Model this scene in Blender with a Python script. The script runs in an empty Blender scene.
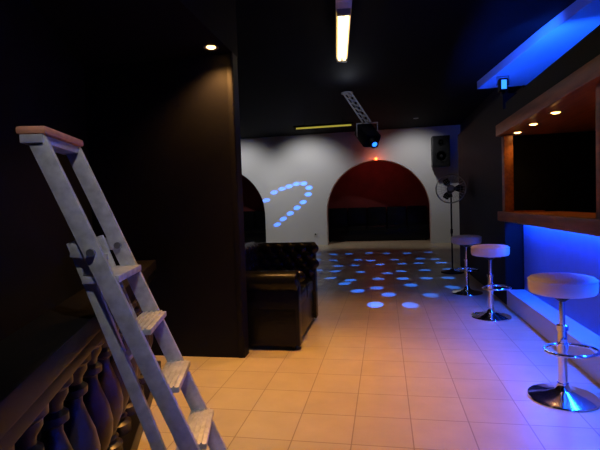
import bpy, bmesh, math, random
from mathutils import Vector, Matrix
random.seed(4)
scn = bpy.context.scene
scn.view_settings.view_transform = 'Standard'

# ------------------------------------------------------------ materials
def mat(name, col, rough=0.5, metal=0.0, emit=None, estr=0.0, noise=0.0, nscale=8.0, bump=0.0, spec=0.5):
    m = bpy.data.materials.new(name); m.use_nodes = True
    nt = m.node_tree; b = nt.nodes['Principled BSDF']
    b.inputs['Base Color'].default_value = (*col, 1)
    b.inputs['Roughness'].default_value = rough
    b.inputs['Metallic'].default_value = metal
    b.inputs['Specular IOR Level'].default_value = spec
    if emit:
        b.inputs['Emission Color'].default_value = (*emit, 1)
        b.inputs['Emission Strength'].default_value = estr
    if noise > 0 or bump > 0:
        tc = nt.nodes.new('ShaderNodeTexCoord')
        n = nt.nodes.new('ShaderNodeTexNoise'); n.inputs['Scale'].default_value = nscale
        n.inputs['Detail'].default_value = 6
        nt.links.new(tc.outputs['Object'], n.inputs['Vector'])
        if noise > 0:
            r = nt.nodes.new('ShaderNodeValToRGB')
            r.color_ramp.elements[0].position = 0.3; r.color_ramp.elements[1].position = 0.7
            r.color_ramp.elements[0].color = (*[c*(1-noise) for c in col], 1)
            r.color_ramp.elements[1].color = (*[min(1, c*(1+noise)) for c in col], 1)
            nt.links.new(n.outputs['Fac'], r.inputs['Fac'])
            nt.links.new(r.outputs['Color'], b.inputs['Base Color'])
        if bump > 0:
            bp = nt.nodes.new('ShaderNodeBump'); bp.inputs['Strength'].default_value = bump
            bp.inputs['Distance'].default_value = 0.01
            nt.links.new(n.outputs['Fac'], bp.inputs['Height'])
            nt.links.new(bp.outputs['Normal'], b.inputs['Normal'])
    return m

def tile_mat():
    m = bpy.data.materials.new('floor_tiles'); m.use_nodes = True
    nt = m.node_tree; b = nt.nodes['Principled BSDF']
    tc = nt.nodes.new('ShaderNodeTexCoord')
    br = nt.nodes.new('ShaderNodeTexBrick')
    br.offset = 0.0; br.squash = 1.0
    br.inputs['Scale'].default_value = 1.0
    br.inputs['Brick Width'].default_value = 0.33
    br.inputs['Row Height'].default_value = 0.33
    br.inputs['Mortar Size'].default_value = 0.0035
    br.inputs['Mortar Smooth'].default_value = 0.3
    br.inputs['Color1'].default_value = (0.57, 0.49, 0.32, 1)
    br.inputs['Color2'].default_value = (0.53, 0.45, 0.29, 1)
    br.inputs['Mortar'].default_value = (0.30, 0.23, 0.15, 1)
    nt.links.new(tc.outputs['Object'], br.inputs['Vector'])
    n = nt.nodes.new('ShaderNodeTexNoise'); n.inputs['Scale'].default_value = 5; n.inputs['Detail'].default_value = 8
    nt.links.new(tc.outputs['Object'], n.inputs['Vector'])
    mx = nt.nodes.new('ShaderNodeMixRGB'); mx.blend_type = 'MULTIPLY'; mx.inputs['Fac'].default_value = 0.3
    nt.links.new(br.outputs['Color'], mx.inputs['Color1']); nt.links.new(n.outputs['Fac'], mx.inputs['Color2'])
    nt.links.new(mx.outputs['Color'], b.inputs['Base Color'])
    b.inputs['Roughness'].default_value = 0.34
    bp = nt.nodes.new('ShaderNodeBump'); bp.inputs['Strength'].default_value = 0.3; bp.inputs['Distance'].default_value = 0.003; bp.invert = True
    nt.links.new(br.outputs['Fac'], bp.inputs['Height']); nt.links.new(bp.outputs['Normal'], b.inputs['Normal'])
    return m

def wood_mat(name, c1, c2, rough=0.4):
    m = bpy.data.materials.new(name); m.use_nodes = True
    nt = m.node_tree; b = nt.nodes['Principled BSDF']
    tc = nt.nodes.new('ShaderNodeTexCoord'); mp = nt.nodes.new('ShaderNodeMapping')
    mp.inputs['Scale'].default_value = (9, 0.8, 9)
    n = nt.nodes.new('ShaderNodeTexNoise'); n.inputs['Scale'].default_value = 3; n.inputs['Detail'].default_value = 8
    r = nt.nodes.new('ShaderNodeValToRGB')
    r.color_ramp.elements[0].color = (*c1, 1); r.color_ramp.elements[1].color = (*c2, 1)
    r.color_ramp.elements[0].position = .35; r.color_ramp.elements[1].position = .65
    nt.links.new(tc.outputs['Object'], mp.inputs['Vector']); nt.links.new(mp.outputs['Vector'], n.inputs['Vector'])
    nt.links.new(n.outputs['Fac'], r.inputs['Fac']); nt.links.new(r.outputs['Color'], b.inputs['Base Color'])
    b.inputs['Roughness'].default_value = rough
    return m

M = {}
M['tile'] = tile_mat()
M['black'] = mat('black_paint', (.0038, .0045, .0065), .6, noise=.3, nscale=3, bump=.15, spec=.16)
M['ceil'] = mat('ceiling_black_paint', (.003, .003, .0045), .8, spec=.08)
M['white'] = mat('white_plaster', (.66, .65, .64), .9)
M['maroon'] = mat('maroon_wall', (.12, .016, .016), .8, noise=.2, nscale=3)
M['wood'] = wood_mat('varnished_wood', (.22, .068, .016), (.36, .125, .03))
M['chrome'] = mat('chrome', (.85, .85, .88), .12, 1)
M['alu'] = mat('brushed_aluminium', (.52, .52, .53), .42, .4, noise=.2, nscale=30)
M['seat'] = mat('white_vinyl', (.74, .69, .58), .4, bump=.05, nscale=60)
M['leather'] = mat('black_leather', (.003, .0033, .005), .27, bump=.15, nscale=60, spec=.2)
M['panel'] = mat('dark_panel', (.0052, .0052, .009), .55, noise=.2, nscale=2, spec=.13)
M['bronze'] = mat('bronze_paint', (.036, .026, .019), .33, .25, noise=.3, nscale=12)
M['railwood'] = mat('dark_rail', (.006, .005, .005), .4, spec=.16)
M['cap'] = mat('terracotta_plastic', (.55, .24, .13), .5, noise=.2, nscale=20)
M['rubber'] = mat('black_rubber', (.006, .006, .007), .8, spec=.2)
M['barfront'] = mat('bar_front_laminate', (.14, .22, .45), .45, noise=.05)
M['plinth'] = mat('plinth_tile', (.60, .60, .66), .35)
M['blk'] = mat('black_plastic', (.006, .006, .008), .45, spec=.25)
M['metalgrey'] = mat('grey_metal', (.25, .25, .27), .4, .8)
M['truss'] = mat('grey_painted_steel', (.34, .34, .37), .5)
M['tube'] = mat('fluorescent_tube', (1, 1, 1), .4, emit=(1, .80, .42), estr=4.0)
M['tubehouse'] = mat('tube_diffuser', (.8, .75, .6), .4, emit=(1, .58, .14), estr=1.2)
M['dimtube'] = mat('dim_yellow_tube', (.8, .7, .2), .4, emit=(.75, .62, .08), estr=.45)
M['ledblue'] = mat('blue_led', (.1, .2, 1), .4, emit=(.004, .075, 1), estr=150)
M['ledblue2'] = mat('blue_led_upper', (.1, .2, 1), .4, emit=(.006, .07, 1), estr=105)
M['ledblue3'] = mat('blue_led_canopy', (.1, .2, 1), .4, emit=(.006, .07, 1), estr=30)
M['lensblue'] = mat('blue_lens', (.1, .3, 1), .2, emit=(.02, .16, 1), estr=3)
M['warmlamp'] = mat('warm_lamp', (1, .7, .3), .3, emit=(1, .50, .14), estr=14)
M['addedlamp'] = mat('added_cool_lamp', (1, 1, 1), .3, emit=(.8, .9, 1), estr=6)  # glowing face of the added ladder lamp
M['redlamp'] = mat('red_lamp', (1, .2, .1), .3, emit=(1, .10, .02), estr=7)
M['offwhite'] = mat('offwhite_plastic', (.6, .6, .58), .5)
M['lightcatch'] = mat('light_catch_grey', (.45, .48, .55), .8)  # paler than the ceiling so the added panel picks up blue light

# ------------------------------------------------------------ mesh builder
class B:
    def __init__(s, name):
        s.name = name; s.bm = bmesh.new(); s.mats = []
    def mi(s, m):
        if m not in s.mats: s.mats.append(m)
        return s.mats.index(m)
    def add(s, bm2, m, mtx=None, smooth=False):
        i = s.mi(m)
        if mtx is not None: bmesh.ops.transform(bm2, matrix=mtx, verts=bm2.verts)
        for f in bm2.faces: f.material_index = i; f.smooth = smooth
        me = bpy.data.meshes.new('t'); bm2.to_mesh(me); bm2.free()
        s.bm.from_mesh(me); bpy.data.meshes.remove(me)
    def box(s, c, size, m, bevel=0.0, rotz=0.0, mtx=None, seg=2):
        b2 = bmesh.new(); bmesh.ops.create_cube(b2, size=1)
        bmesh.ops.scale(b2, vec=Vector(size), verts=b2.verts)
        if bevel > 0:
            bmesh.ops.bevel(b2, geom=b2.edges[:] + b2.verts[:], offset=bevel, segments=seg, affect='EDGES', profile=.6)
        mt = Matrix.Translation(Vector(c)) @ Matrix.Rotation(rotz, 4, 'Z')
        if mtx is not None: mt = mtx
        s.add(b2, m, mt, smooth=bevel > 0)
    def beam(s, p0, p1, wdir, w, h, m, bevel=.004):
        p0 = Vector(p0); p1 = Vector(p1); z = (p1-p0); L = z.length; z.normalize()
        x = Vector(wdir); x = (x - z*x.dot(z)).normalized(); y = z.cross(x)
        mt = Matrix(((x.x, y.x, z.x, 0), (x.y, y.y, z.y, 0), (x.z, y.z, z.z, 0), (0, 0, 0, 1)))
        mt = Matrix.Translation((p0+p1)/2) @ mt
        s.box((0, 0, 0), (w, h, L), m, bevel, mtx=mt)
    def cyl(s, p0, p1, r0, r1, m, seg=24, smooth=True):
        p0 = Vector(p0); p1 = Vector(p1); d = p1-p0
        b2 = bmesh.new()
        bmesh.ops.create_cone(b2, cap_ends=True, segments=seg, radius1=r0, radius2=r1, depth=d.length)
        q = d.to_track_quat('Z', 'Y').to_matrix().to_4x4()
        s.add(b2, m, Matrix.Translation((p0+p1)/2) @ q, smooth)
    def lathe(s, prof, c, m, seg=32, smooth=True, mtx=None):
        b2 = bmesh.new(); rings = []
        for r, z in prof:
            if r < 1e-5: rings.append([b2.verts.new((0, 0, z))])
            else: rings.append([b2.verts.new((r*math.cos(2*math.pi*i/seg), r*math.sin(2*math.pi*i/seg), z)) for i in range(seg)])
        for a, b in zip(rings, rings[1:]):
            for i in range(seg):
                j = (i+1) % seg
                vs = [a[i % len(a)], a[j % len(a)], b[j % len(b)], b[i % len(b)]]
                u = []
                for v in vs:
                    if v not in u: u.append(v)
                if len(u) >= 3:
                    try: b2.faces.new(u)
                    except ValueError: pass
        mt = Matrix.Translation(Vector(c))
        if mtx is not None: mt = mt @ mtx
        s.add(b2, m, mt, smooth)
    def tube(s, pts, r, m, seg=10, closed=False):
        pts = [Vector(p) for p in pts]; n = len(pts); b2 = bmesh.new(); rings = []
        for i, p in enumerate(pts):
            if closed: t = pts[(i+1) % n]-pts[i-1]
            else: t = pts[min(i+1, n-1)]-pts[max(i-1, 0)]
            t.normalize()
            up = Vector((0, 0, 1)) if abs(t.z) < .9 else Vector((1, 0, 0))
            x = t.cross(up).normalized(); y = x.cross(t)
            rings.append([b2.verts.new(p + (x*math.cos(2*math.pi*k/seg)+y*math.sin(2*math.pi*k/seg))*r) for k in range(seg)])
        rr = list(zip(rings, rings[1:]))
        if closed: rr.append((rings[-1], rings[0]))
        for a, b in rr:
            for k in range(seg):
                b2.faces.new([a[k], a[(k+1) % seg], b[(k+1) % seg], b[k]])
        if not closed:
            b2.faces.new(rings[0]); b2.faces.new(rings[-1])
        s.add(b2, m, None, True)
    def prism(s, poly, axis, a0, a1, m, smooth=False):
        b2 = bmesh.new()
        def P(u, v, a):
            return {'x': (a, u, v), 'y': (u, a, v), 'z': (u, v, a)}[axis]
        A = [b2.verts.new(P(u, v, a0)) for u, v in poly]; C = [b2.verts.new(P(u, v, a1)) for u, v in poly]
        b2.faces.new(A); b2.faces.new(C[::-1])
        n = len(poly)
        for i in range(n):
            b2.faces.new([A[i], C[i], C[(i+1) % n], A[(i+1) % n]])
        s.add(b2, m, None, smooth)
    def done(s, loc=(0, 0, 0), rotz=0.0, sharp=35):
        bmesh.ops.recalc_face_normals(s.bm, faces=s.bm.faces)
        for e in s.bm.edges:
            if len(e.link_faces) == 2 and e.calc_face_angle(0) > math.radians(sharp): e.smooth = False
        me = bpy.data.meshes.new(s.name); s.bm.to_mesh(me); s.bm.free()
        for m in s.mats: me.materials.append(m)
        o = bpy.data.objects.new(s.name, me); scn.collection.objects.link(o)
        o.location = loc; o.rotation_euler = (0, 0, rotz)
        return o

def simple_box(name, lo, hi, m):
    b = B(name); c = [(a+d)/2 for a, d in zip(lo, hi)]; sz = [d-a for a, d in zip(lo, hi)]
    b.box((0, 0, 0), sz, m)
    return b.done(loc=c)

def light(name, kind, loc, energy, col, parent=None, target=None, scale=None, **kw):
    l = bpy.data.lights.new(name, kind); l.energy = energy; l.color = col
    for k, v in kw.items(): setattr(l, k, v)
    o = bpy.data.objects.new(name, l); scn.collection.objects.link(o)
    o.location = loc
    if scale: o.scale = scale
    if target is not None:
        o.rotation_euler = (Vector(target)-Vector(loc)).to_track_quat('-Z', 'Y').to_euler()
    if parent is not None:
        bpy.context.view_layer.update()
        o.parent = parent; o.matrix_parent_inverse = parent.matrix_world.inverted()
    return o

H = 3.55; YB = 14.3
# ------------------------------------------------------------ shell
fl = B('floor'); fl.box((0, 0, -.05), (11.5, 20, .1), M['tile']); fl.done(loc=(-1.2, 7, 0))
simple_box('ceiling', (-6.9, -2.7, H), (4.2, 16.6, H+.1), M['ceil'])

def oblique_wall(name, a, b, t, h, m):
    a = Vector(a); b = Vector(b); d = b-a
    w = B(name); w.box((0, 0, h/2), (d.length, t, h), m)
    c = (a+b)/2
    return w.done(loc=(c.x, c.y, 0), rotz=math.atan2(d.y, d.x))
oblique_wall('wall_left', (.02, -2.55), (-2.68, 3.70), .1, H, M['black'])
simple_box('wall_left_rear', (-6.7, 3.80, 0), (-2.62, 3.9, H), M['black'])
simple_box('wall_left_far', (-6.8, 3.8, 0), (-6.7, 16.4, H), M['black'])
simple_box('wall_near', (0, -2.6, 0), (3.9, -2.5, H), M['black'])
simple_box('wall_right', (3.4, -2.6, 0), (3.5, 9.4, H), M['black'])
simple_box('wall_right_far', (2.3, 9.4, 0), (2.4, 16.4, H), M['black'])
simple_box('wall_niche', (-6.7, 16.2, 0), (2.3, 16.3, H), M['maroon'])

fw = B('wall_far')
hw = 1.60; zs = 1.03
arches = [-5.45, -.22]
def fwall(x0, x1, z0, z1):
    fw.box(((x0+x1)/2, YB+.15, (z0+z1)/2), (x1-x0, .3, z1-z0), M['white'])
xs = [-6.7]
for ax in arches:
    L = max(ax-hw, -6.7); R = ax+hw
    if L > xs[-1]: fwall(xs[-1], L, 0, H)
    n = 40
    poly = []
    for i in range(n+1):
        t = math.pi - math.pi*i/n
        x = ax+hw*math.cos(t); z = zs+hw*math.sin(t)
        if x >= L-1e-6: poly.append((x, z))
    for (xa, za), (xb, zb) in zip(poly, poly[1:]):
        fw.prism([(xa, za), (xb, zb), (xb, H), (xa, H)], 'y', YB, YB+.3, M['white'])
    xs.append(R)
fwall(xs[-1], 2.3, 0, H)
bmesh.ops.remove_doubles(fw.bm, verts=fw.bm.verts, dist=1e-4)
fw.done()

p = B('wall_partition')
p.box((-1.945, 3.735, 1.3), (1.45, .13, 2.6), M['panel'])
p.box((-1.25, 3.735, 1.3), (.05, .15, 2.6), M['panel'], .008)
p.done()
simple_box('ceiling_soffit', (-2.85, -1.2, 2.6), (-1.22, 3.82, H), M['ceil'])
bk = B('added_light_catch_panel')
bk.prism([(1.80, 9.2), (2.1, 6.6), (2.35, 5.0), (2.45, 3), (2.45, -1), (3.38, -1), (3.38, 9.2)], 'z', 3.40, 3.54, M['lightcatch'])  # added panel, outline follows the wedge of blue light on the ceiling
bk.done()

# ------------------------------------------------------------ balustrade
dR = Vector((-.37, .93, 0)).normalized(); nR = Vector((-dR.y, dR.x, 0))
bal = B('balustrade')
S = Vector((-.656, .67, 0)) - dR*1.0 + nR*.20
E = Vector((-.656, .67, 0)) + dR*2.85 + nR*.20
bal.beam(S+Vector((0, 0, .87)), E+Vector((0, 0, .87)), nR, .22, .08, M['railwood'], .012)
bal.beam(S+Vector((0, 0, .80)), E+Vector((0, 0, .80)), nR, .18, .07, M['railwood'], .012)
bal.beam(S+Vector((0, 0, .05)), E+Vector((0, 0, .05)), nR, .22, .10, M['railwood'], .01)
prof = [(0, .10), (.075, .10), (.075, .15), (.05, .165), (.058, .185), (.045, .20), (.062, .25), (.084, .31), (.088, .37), (.075, .44), (.05, .51),
        (.034, .56), (.034, .585), (.054, .60), (.054, .625), (.036, .64), (.038, .66), (.056, .69), (.056, .71), (.072, .725), (.072, .77), (0, .77)]
L = (E-S).length; k = int(L/.235)
for i in range(k):
    q = S + dR*(.12+.235*i)
    bal.lathe(prof, (q.x, q.y, 0), M['bronze'], 32)
bal.done()

# ------------------------------------------------------------ ladder
lad = B('stepladder')
Ld = Vector((-.96, -.28, 0)).normalized(); Wd = Vector((-.28, .96, 0)).normalized()
F = Vector((-.560, 1.555, 0)); sl = .41; W = .31
def mp(z, w): return F + Ld*(sl*z) + Wd*w + Vector((0, 0, z))
def rp(z, w): return F + Ld*(sl*z + .06 + .09*(1.2-z)/1.2) + Wd*w + Vector((0, 0, z))
for w in (0, W):
    lad.beam(mp(.02, w), mp(1.58, w), Wd, .024, .062, M['alu'])
    lad.beam(mp(0, w), mp(.06, w), Wd, .034, .07, M['rubber'])
    w2 = w + (.03 if w == 0 else -.03)
    lad.beam(rp(.02, w2-.0), rp(1.2, w2), Wd, .022, .045, M['alu'])
    lad.beam(rp(0, w2), rp(.05, w2), Wd, .03, .052, M['rubber'])
    lad.cyl(mp(1.16, w)-Wd*.03, mp(1.16, w)+Wd*.03, .014, .014, M['metalgrey'], 12)
    lad.beam(mp(1.16, w)-Ld*.02, rp(1.17, w)+Ld*.01, Wd, .008, .05, M['alu'])
for z in (.20, .42, .64, .86):
    a = mp(z, .01)-Ld*.01; b = mp(z, W-.01)-Ld*.01
    lad.beam(a, b, Ld, .10, .022, M['alu'])
    for t in (-.03, -.01, .01, .03):
        lad.beam(a-Ld*t+Vector((0, 0, .013)), b-Ld*t+Vector((0, 0, .013)), Ld, .006, .005, M['alu'], 0)
lad.beam(mp(1.06, .0)+Ld*.02, mp(1.06, W)+Ld*.02, Ld, .13, .026, M['alu'])
for z in (.3, .75, 1.12):
    lad.beam(rp(z, .03), rp(z, W-.03), Ld, .03, .02, M['alu'])
t0 = mp(1.59, -.02); t1 = mp(1.59, W+.02)
lad.beam(t0, t1, Ld, .10, .028, M['cap'], .01)
lad.beam(t0+Vector((0, 0, -.03)), t1+Vector((0, 0, -.03)), Ld, .075, .03, M['alu'], .004)
lad.done()

# ------------------------------------------------------------ stools
def stool(name, x, y, hgt, rot):
    b = B(name)
    h = hgt
    b.lathe([(0, 0), (.205, 0), (.208, .006), (.205, .014), (.18, .02), (.10, .035), (.05, .055), (.035, .08), (.034, .10), (0, .10)], (0, 0, 0), M['chrome'], 48)
    b.cyl((0, 0, .09), (0, 0, .46), .027, .027, M['chrome'])
    b.lathe([(.027, .44), (.035, .445), (.035, .475), (.02, .48)], (0, 0, 0), M['chrome'], 24)
    b.cyl((0, 0, .46), (0, 0, h-.10), .017, .017, M['chrome'])
    pts = []
    for i in range(24):
        a = 2*math.pi*i/24
        pts.append((.155*math.cos(a), -.09+.125*math.sin(a), .34))
    b.tube(pts, .010, M['chrome'], 10, True)
    b.cyl((0, 0, .32), (0, 0, .36), .034, .034, M['chrome'])
    b.box((0, 0, h-.115), (.16, .16, .02), M['metalgrey'], .004)
    b.lathe([(.02, h-.16), (.045, h-.14), (.05, h-.12)], (0, 0, 0), M['blk'], 24)
    b.tube([(.02, 0, h-.13), (.10, .02, h-.135), (.17, .03, h-.15)], .006, M['chrome'], 8)
    r = .195
    b.lathe([(0, h-.11), (r-.03, h-.11), (r-.008, h-.103), (r, h-.088), (r+.002, h-.05), (r, h-.018), (r-.012, h-.005), (r-.03, h), (r*.5, h+.006), (0, h+.008)], (0, 0, 0), M['seat'], 56)
    b.tube([(r*1.008*math.cos(2*math.pi*i/48), r*1.008*math.sin(2*math.pi*i/48), h-.02) for i in range(48)], .0035, M['seat'], 6, True)
    return b.done(loc=(x, y, 0), rotz=rot)
stool('bar_stool', 1.10, 3.11, .79, .2)
stool('bar_stool.001', 1.12, 5.20, .79, .5)
stool('bar_stool.002', 1.10, 6.54, .80, -.2)

# ------------------------------------------------------------ bar
bar = B('bar_counter')
y0, y1 = -1.0, 5.75
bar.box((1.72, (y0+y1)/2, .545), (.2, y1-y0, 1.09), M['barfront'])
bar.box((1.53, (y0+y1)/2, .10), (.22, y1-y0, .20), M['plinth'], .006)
bar.box((1.68, (y0+y1)/2, 1.11), (.70, y1-y0, .035), M['wood'], .006)
bar.box((1.345, (y0+y1)/2, 1.09), (.03, y1-y0, .11), M['wood'], .006)
bar.box((1.6, y1-.02, 1.085), (.5, .03, .12), M['wood'], .006)
for yy in (3.25, 5.66):
    bar.box((1.43, yy, 1.577), (.10, .11, .90), M['wood'], .006)
bar.box((1.585, (y0+y1)/2, 1.08), (.05, y1-y0-.1, .015), M['ledblue'])
bar.box((1.50, (y0+y1)/2, 1.050), (.012, y1-y0-.1, .085), M['wood'])  # added inner lip, keeps the strip's blue light close to the bar
bar.done()
hood = B('bar_canopy')
hood.box((1.9, (y0+y1)/2, 2.06), (1.1, y1-y0, .04), M['wood'])
hood.box((1.35, (y0+y1)/2, 2.10), (.05, y1-y0, .13), M['wood'], .006)
hood.box((1.9, y1-.02, 2.10), (1.1, .05, .13), M['wood'], .006)
hood.box((1.95, (y0+y1)/2, 2.25), (1.1, y1-y0-.1, .18), M['black'])
hood.box((1.44, (y0+y1)/2, 2.37), (.03, y1-y0-.1, .10), M['black'])
hood.box((1.60, (y0+y1)/2, 2.355), (.03, y1-y0-.2, .02), M['ledblue3'])
hood.done()
simple_box('wall_bar_back', (2.9, -1.0, 0), (3.0, 5.8, 2.38), M['black'])
simple_box('wall_right_block', (1.43, 5.82, 0), (3.3, 9.2, 2.55), M['black'])
ls = B('led_strip_light')
ls.box((0, 0, .008), (.06, 3.0, .016), M['metalgrey'])
ls.box((0, 0, .024), (.03, 2.95, .018), M['ledblue2'])
ls.box((-.05, 0, .055), (.012, 3.0, .11), M['black'])
ls.done(loc=(1.75, 7.45, 2.55))

sh = B('back_bar_shelf')
sh.box((2.72, 3.6, .45), (.34, 4.2, .9), M['wood'], .005)
sh.box((2.72, 3.6, .93), (.38, 4.3, .05), M['wood'], .005)
for z in (1.3, 1.65):
    sh.box((2.80, 3.6, z), (.18, 4.2, .03), M['wood'], .004)
for yy in (1.52, 3.6, 5.68):
    sh.box((2.80, yy, 1.42), (.18, .03, .95), M['wood'], .004)
sh.done()

def downlight(name, x, y, z, energy, col, size=1.9, lampm='warmlamp', r=.045, tgt=None):
    b = B(name)
    b.lathe([(r*.8, 0), (r, -.004), (r*1.35, -.006), (r*1.4, 0)], (0, 0, 0), M['metalgrey'], 24)
    b.lathe([(0, -.012), (r*.5, -.010), (r*.8, -.002), (r*.8, 0)], (0, 0, 0), M[lampm], 20)
    o = b.done(loc=(x, y, z))
    light(name+'_bulb', 'SPOT', (x, y, z-.03), energy, col, o, tgt or (x, y, 0), spot_size=size, spot_blend=.8, shadow_soft_size=.04)
    return o
W1 = (1, .46, .12)
downlight('recessed_downlight', 1.5, 4.35, 2.038, 6, W1)
downlight('recessed_downlight.001', 1.5, 4.95, 2.038, 5, W1)
downlight('recessed_downlight.002', 1.5, 5.5, 2.038, 4, W1)
downlight('recessed_downlight.003', -1.34, 3.50, 2.598, 80, W1, 2.2)
downlight('recessed_downlight.004', -.60, 2.9, H-.002, 430, (1, .45, .09), 1.15, r=.06)
downlight('recessed_downlight.005', -.45, 4.45, H-.002, 185, (1, .45, .09), 1.2, r=.06)
downlight('recessed_downlight.006', .2, .3, H-.002, 125, (1, .96, .94), .70, 'addedlamp', r=.06, tgt=(-1.0, 1.6, 1.3))  # added lamp out of view, brightens the ladder
for i, (xx, en) in enumerate(((-4.6, 90), (-2.4, 100), (.9, 72))):  # added lamps that brighten the far wall
    downlight('recessed_downlight.%03d' % (7+i), xx, 12.7, H-.002, en, (.98, .97, .98), 1.8, 'metalgrey', r=.05, tgt=(xx, YB, 1.7))

# ------------------------------------------------------------ fluorescent fixture
f = B('fluorescent_light')
f.box((0, 0, .03), (.17, 1.9, .05), M['offwhite'], .006)
f.box((0, .03, -.01), (.15, 1.55, .03), M['tubehouse'], .008)
for dx in (-.035, .035):
    f.cyl((dx, -.70, -.045), (dx, .75, -.045), .022, .022, M['tube'], 16)
for yy in (-.78, .83):
    f.box((0, yy, -.03), (.15, .05, .06), M['metalgrey'], .005)
f.cyl((0, .3, .05), (0, .3, .15), .008, .008, M['metalgrey'], 8)
f.cyl((0, -.5, .05), (0, -.5, .15), .008, .008, M['metalgrey'], 8)
f.done(loc=(-.46, 5.76, 3.40), rotz=math.radians(6))

f = B('fluorescent_light.001')
f.box((0, 0, .03), (1.6, .10, .05), M['blk'], .005)
f.cyl((-.74, 0, -.015), (.74, 0, -.015), .022, .022, M['dimtube'], 14)
for xx in (-.76, .76): f.box((xx, 0, -.01), (.04, .06, .06), M['blk'], .004)
for xx in (-.5, .5): f.cyl((xx, 0, .05), (xx, 0, .19), .008, .008, M['blk'], 8)
f.done(loc=(-1.54, 12.0, 3.38))

# ------------------------------------------------------------ disco projector
pj = B('disco_projector')
pj.cyl((-.38, 0, .85), (-.38, 0, .87), .12, .12, M['truss'])
for dx, dy in ((-.08, -.08), (.08, -.08), (0, .08)):
    pj.tube([(-.38+dx, dy, .86), (0+dx, dy, .24)], .016, M['truss'], 8)
for i in range(6):
    t = i/6; u = (i+1)/6
    a = Vector((-.38, 0, .86)).lerp(Vector((0, 0, .24)), t); c = Vector((-.38, 0, .86)).lerp(Vector((0, 0, .24)), u)
    pj.tube([a+Vector((-.08, -.08, 0)), c+Vector((.08, -.08, 0))], .010, M['truss'], 6)
    pj.tube([a+Vector((.08, -.08, 0)), c+Vector((0, .08, 0))], .010, M['truss'], 6)
pj.box((0, 0, .235), (.42, .06, .02), M['truss'], .003)
pj.box((-.205, 0, .11), (.018, .06, .27), M['truss'], .003)
pj.box((.205, 0, .11), (.018, .06, .27), M['truss'], .003)
d = Vector((.35, -.62, -.55)).normalized()
q = d.to_track_quat('Z', 'Y').to_matrix().to_4x4()
pj.box((0, 0, 0), (.32, .27, .52), M['blk'], .025, mtx=q)
pj.cyl(d*.25, d*.37, .095, .085, M['blk'])
pj.cyl(d*.365, d*.375, .05, .05, M['lensblue'])
PJ = Vector((-.30, 9.2, 2.66))
pjo = pj.done(loc=PJ)
light('added_projector_fill', 'POINT', (-.6, 8.4, 3.3), 4.5, (.8, .85, 1), pjo, shadow_soft_size=.05)  # added fill light, brightens the projector bracket
def beam_spot(src, tgt, rad, energy, col=(.015, .14, 1), scale=None):
    dist = (Vector(tgt)-Vector(src)).length
    light('beam', 'SPOT', src, energy, col, pjo, tgt, scale, spot_size=2*math.atan(rad/dist), spot_blend=.4, shadow_soft_size=.005)
src = PJ + d*.40
rows = [(5.8, -.1, .35, 2), (6.4, -.5, .65, 3), (7.0, -.75, .9, 4), (7.7, -1.0, 1.0, 6), (8.5, -1.3, 1.15, 7), (9.4, -1.45, 1.15, 7), (10.4, -1.65, 1.15, 7), (11.6, -1.8, 1.0, 7)]
for ri, (yy, xa, xb, n) in enumerate(rows):
    for i in range(n):
        t = i/(n-1) if n > 1 else .5
        x = xa+(xb-xa)*t + random.uniform(-.09, .09); y = yy + random.uniform(-.22, .22) + .3*abs(t-.5)
        dd = (Vector((x, y, 0))-src).length
        beam_spot(src, (x, y, 0), .112, random.uniform(100, 145)*dd*dd)
src2 = Vector((-.45, 9.6, 2.5))
ring = [(-21, -3), (-13, -10), (-5, -13), (2, -15), (9, -17), (16, -17), (21, -13), (20, -7), (15, 0), (9, 5), (2, 10), (-5, 15), (-11, 20)]
for dx, dy in ring:
    beam_spot(src2, (-3.08+dx*.034, YB, 1.40-dy*.035), .115, 4400, (.012, .16, 1), (1, .62, 1))

pl = B('blue_led_spotlight')
pl.box((0, 0, .02), (.10, .10, .16), M['blk'], .01)
pl.box((0, -.055, .02), (.06, .01, .11), M['lensblue'], .002)
pl.tube([(-.07, 0, .02), (-.07, 0, .13), (.07, 0, .13), (.07, 0, .02)], .008, M['metalgrey'], 8)
pl.box((0, 0, -.1), (.05, .05, .09), M['blk'], .003)
plo = pl.done(loc=(1.5, 6.1, 2.695))
light('blue_led_beam', 'SPOT', (1.62, 6.15, 2.8), 260, (.008, .09, 1), plo, (2.8, 7.2, 3.4), spot_size=1.9, spot_blend=.6, shadow_soft_size=.03)

# ------------------------------------------------------------ leather sofa facing +x
so = B('leather_sofa')
so.box((0, 0, .21), (.74, 1.16, .34), M['leather'], .02)
for sx in (-.33, .33):
    for sy in (-.52, .52):
        so.cyl((sx, sy, 0), (sx, sy, .07), .02, .03, M['railwood'], 12)
for sy in (-.215, .215):
    so.box((.06, sy, .42), (.64, .42, .15), M['leather'], .045, seg=4)
for s, az in ((-1, .625), (1, .79)):
    yb = s*.50
    so.box((0, yb, az/2+.02), (.78, .14, az-.05), M['leather'], .02)
    so.cyl((-.39, s*.53, az), (.385, s*.53, az), .095, .095, M['leather'], 28)
    so.lathe([(0, .395), (.02, .40), (.085, .395), (.097, .38)], (0, s*.53, az), M['leather'], 28, mtx=Matrix.Rotation(math.pi/2, 4, 'Y'))
    so.box((.385, yb, az/2), (.03, .13, az-.08), M['leather'], .012)
so.box((-.33, 0, .44), (.14, 1.10, .74), M['leather'], .02)
so.cyl((-.36, -.60, .80), (-.36, .60, .80), .095, .095, M['leather'], 28)
def tuft(x, y, z, sx, sy, sz):
    b2 = bmesh.new(); bmesh.ops.create_uvsphere(b2, u_segments=14, v_segments=10, radius=1)
    so.add(b2, M['leather'], Matrix.Translation((x, y, z)) @ Matrix.Diagonal((sx, sy, sz, 1)), True)
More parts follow.
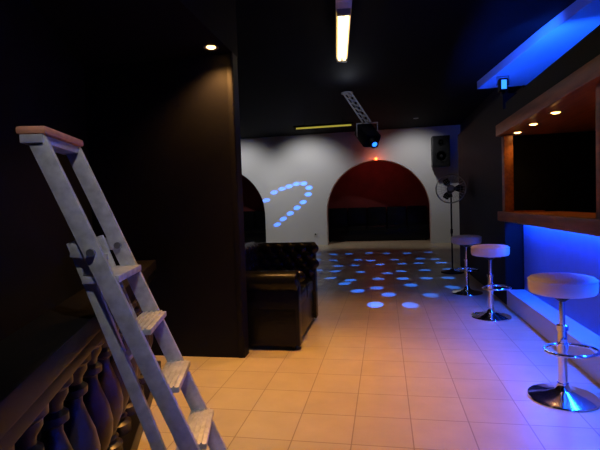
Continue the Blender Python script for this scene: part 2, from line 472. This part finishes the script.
for r, z in enumerate((.56, .65, .74, .82)):
    for i in range(7):
        tuft(-.262, -.40+.133*i+(.06 if r % 2 else 0)-.03, z, .03, .075, .062)
    for i in range(5):
        tuft(-.22+.133*i+(.06 if r % 2 else 0), .44, z, .075, .03, .062)
    if z < .66:
        for i in range(5):
            tuft(-.22+.133*i+(.06 if r % 2 else 0), -.44, z, .075, .03, .055)
so.done(loc=(-1.17, 4.45, 0))

# ------------------------------------------------------------ lounge benches in niches
def bench(name, x, y, w):
    b = B(name)
    b.box((0, 0, .22), (w, .70, .36), M['leather'], .02)
    n = int(w/.6)
    for i in range(n):
        cx = -w/2 + w*(i+.5)/n
        b.box((cx, -.06, .45), (w/n-.02, .62, .14), M['leather'], .04, seg=3)
        b.box((cx, .28, .82), (w/n-.02, .18, .66), M['leather'], .05, seg=3)
    for sx in (-w/2+.1, w/2-.1):
        for sy in (-.3, .3): b.cyl((sx, sy, 0), (sx, sy, .06), .025, .03, M['blk'], 10)
    return b.done(loc=(x, y, 0))
bench('lounge_bench', -.27, 15.75, 3.4)
bench('lounge_bench.001', -5.0, 15.75, 3.0)

rl = B('red_wall_lamp')
rl.box((0, .03, 0), (.10, .04, .08), M['blk'], .008)
rl.lathe([(0, -.05), (.03, -.045), (.055, -.015), (.06, .015), (.03, .04), (0, .045)], (0, -.05, 0), M['redlamp'], 24)
rlo = rl.done(loc=(-.22, YB-.05, 2.66))
light('red_wall_bulb', 'POINT', (-.22, YB-.2, 2.62), 3, (1, .14, .04), rlo, shadow_soft_size=.05)
nb = B('niche_lamp'); nb.lathe([(0, -.08), (.06, -.06), (.08, 0), (.03, .06), (.01, .1)], (0, 0, 0), M['redlamp'], 20)
nb.cyl((0, 0, .1), (0, 0, .55), .006, .006, M['blk'], 8); nbo = nb.done(loc=(-.28, 15.2, 3.0))
light('niche_bulb', 'POINT', (-.28, 15.2, 2.85), 6.5, (1, .14, .07), nbo, shadow_soft_size=.08)

def speaker(name, w, dp, h, cones):
    b = B(name)
    b.box((0, 0, h/2), (w, dp, h), M['blk'], .015)
    b.box((0, -dp/2, h/2), (w-.05, .012, h-.05), M['rubber'], .004)
    for z, r in cones:
        b.lathe([(r, 0), (r*1.08, .012), (r*1.12, 0)], (0, -dp/2-.006, z), M['rubber'], 32, mtx=Matrix.Rotation(math.pi/2, 4, 'X'))
        b.lathe([(r, .004), (r*.9, .014), (r*.8, 0), (r*.3, 0), (r*.25, .02), (0, .03)], (0, -dp/2-.006, z), M['rubber'], 32, mtx=Matrix.Rotation(math.pi/2, 4, 'X'))
    return b
b = speaker('wall_speaker', .5, .4, .9, [(.3, .17), (.7, .09)])
b.box((0, .22, .45), (.08, .08, .2), M['metalgrey'], .004)
b.done(loc=(1.68, YB-.27, 2.30))

# pedestal fan
fa = B('pedestal_fan')
fa.lathe([(0, 0), (.20, 0), (.20, .02), (.05, .05), (.03, .07), (0, .07)], (0, 0, 0), M['blk'], 32)
fa.cyl((0, .05, .05), (0, .05, 1.40), .014, .014, M['blk'], 16)
fa.cyl((0, .05, .7), (0, .05, .78), .022, .022, M['blk'], 16)
fa.cyl((0, -.02, 1.50), (0, .14, 1.50), .07, .055, M['blk'], 24)
fa.box((0, .05, 1.40), (.05, .06, .10), M['blk'], .01)
R = .25; fz = 1.50
def circ(r, y, n=48): return [(r*math.cos(2*math.pi*i/n), y, fz+r*math.sin(2*math.pi*i/n)) for i in range(n)]
fa.tube(circ(R, -.07), .010, M['truss'], 8, True)
fa.tube(circ(R*.65, -.125), .003, M['truss'], 6, True)
fa.tube(circ(R*.35, -.135), .003, M['truss'], 6, True)
for i in range(28):
    a = 2*math.pi*i/28; c, s_ = math.cos(a), math.sin(a)
    fa.tube([(.05*c, -.14, fz+.05*s_), (R*.6*c, -.13, fz+R*.6*s_), (R*.9*c, -.105, fz+R*.9*s_), (R*c, -.07, fz+R*s_)], .0022, M['truss'], 5)
    fa.tube([(.05*c, .0, fz+.05*s_), (R*.9*c, -.02, fz+R*.9*s_), (R*c, -.07, fz+R*s_)], .0022, M['truss'], 5)
fa.cyl((0, -.145, fz), (0, -.125, fz), .05, .05, M['truss'], 20)
for k in range(3):
    a0 = 2*math.pi*k/3
    b2 = bmesh.new(); vs = []
    for (rr, da, yy) in ((.04, -.3, -.05), (.13, -.45, -.035), (.20, -.25, -.045), (.205, .2, -.08), (.14, .5, -.095), (.04, .4, -.08)):
        vs.append(b2.verts.new((rr*math.cos(a0+da), yy, fz+rr*math.sin(a0+da))))
    b2.faces.new(vs); fa.add(b2, M['blk'], None, True)
fa.done(loc=(1.17, 8.4, 0), rotz=-.15)

sw = B('light_switch'); sw.box((0, 0, 0), (.08, .012, .08), M['offwhite'], .004); sw.box((0, -.008, 0), (.03, .008, .045), M['offwhite'], .002)
ang = math.atan2(6.25, -2.7)
sw.done(loc=(-2.32, 3.02, 1.78), rotz=ang+math.pi)
so2 = B('wall_socket'); so2.box((0, 0, 0), (.12, .02, .12), M['offwhite'], .004); so2.cyl((0, -.012, 0), (0, -.008, 0), .03, .03, M['blk'], 16)
so2.done(loc=(-2.2, YB-.012, .35))

# ------------------------------------------------------------ world + camera
w = bpy.data.worlds.new('World'); scn.world = w; w.use_nodes = True
w.node_tree.nodes['Background'].inputs[0].default_value = (.02, .02, .03, 1)
w.node_tree.nodes['Background'].inputs[1].default_value = .3

cam = bpy.data.cameras.new('camera'); co = bpy.data.objects.new('camera', cam); scn.collection.objects.link(co)
cam.sensor_width = 36; cam.lens = 27; cam.clip_start = .02
co.matrix_world = Matrix.Translation((0, 0, 1.3)) @ Matrix.Rotation(math.radians(10.7), 4, 'Z') @ Matrix.Rotation(math.radians(90-2.5), 4, 'X') @ Matrix.Rotation(math.radians(-2.0), 4, 'Z')
scn.camera = co
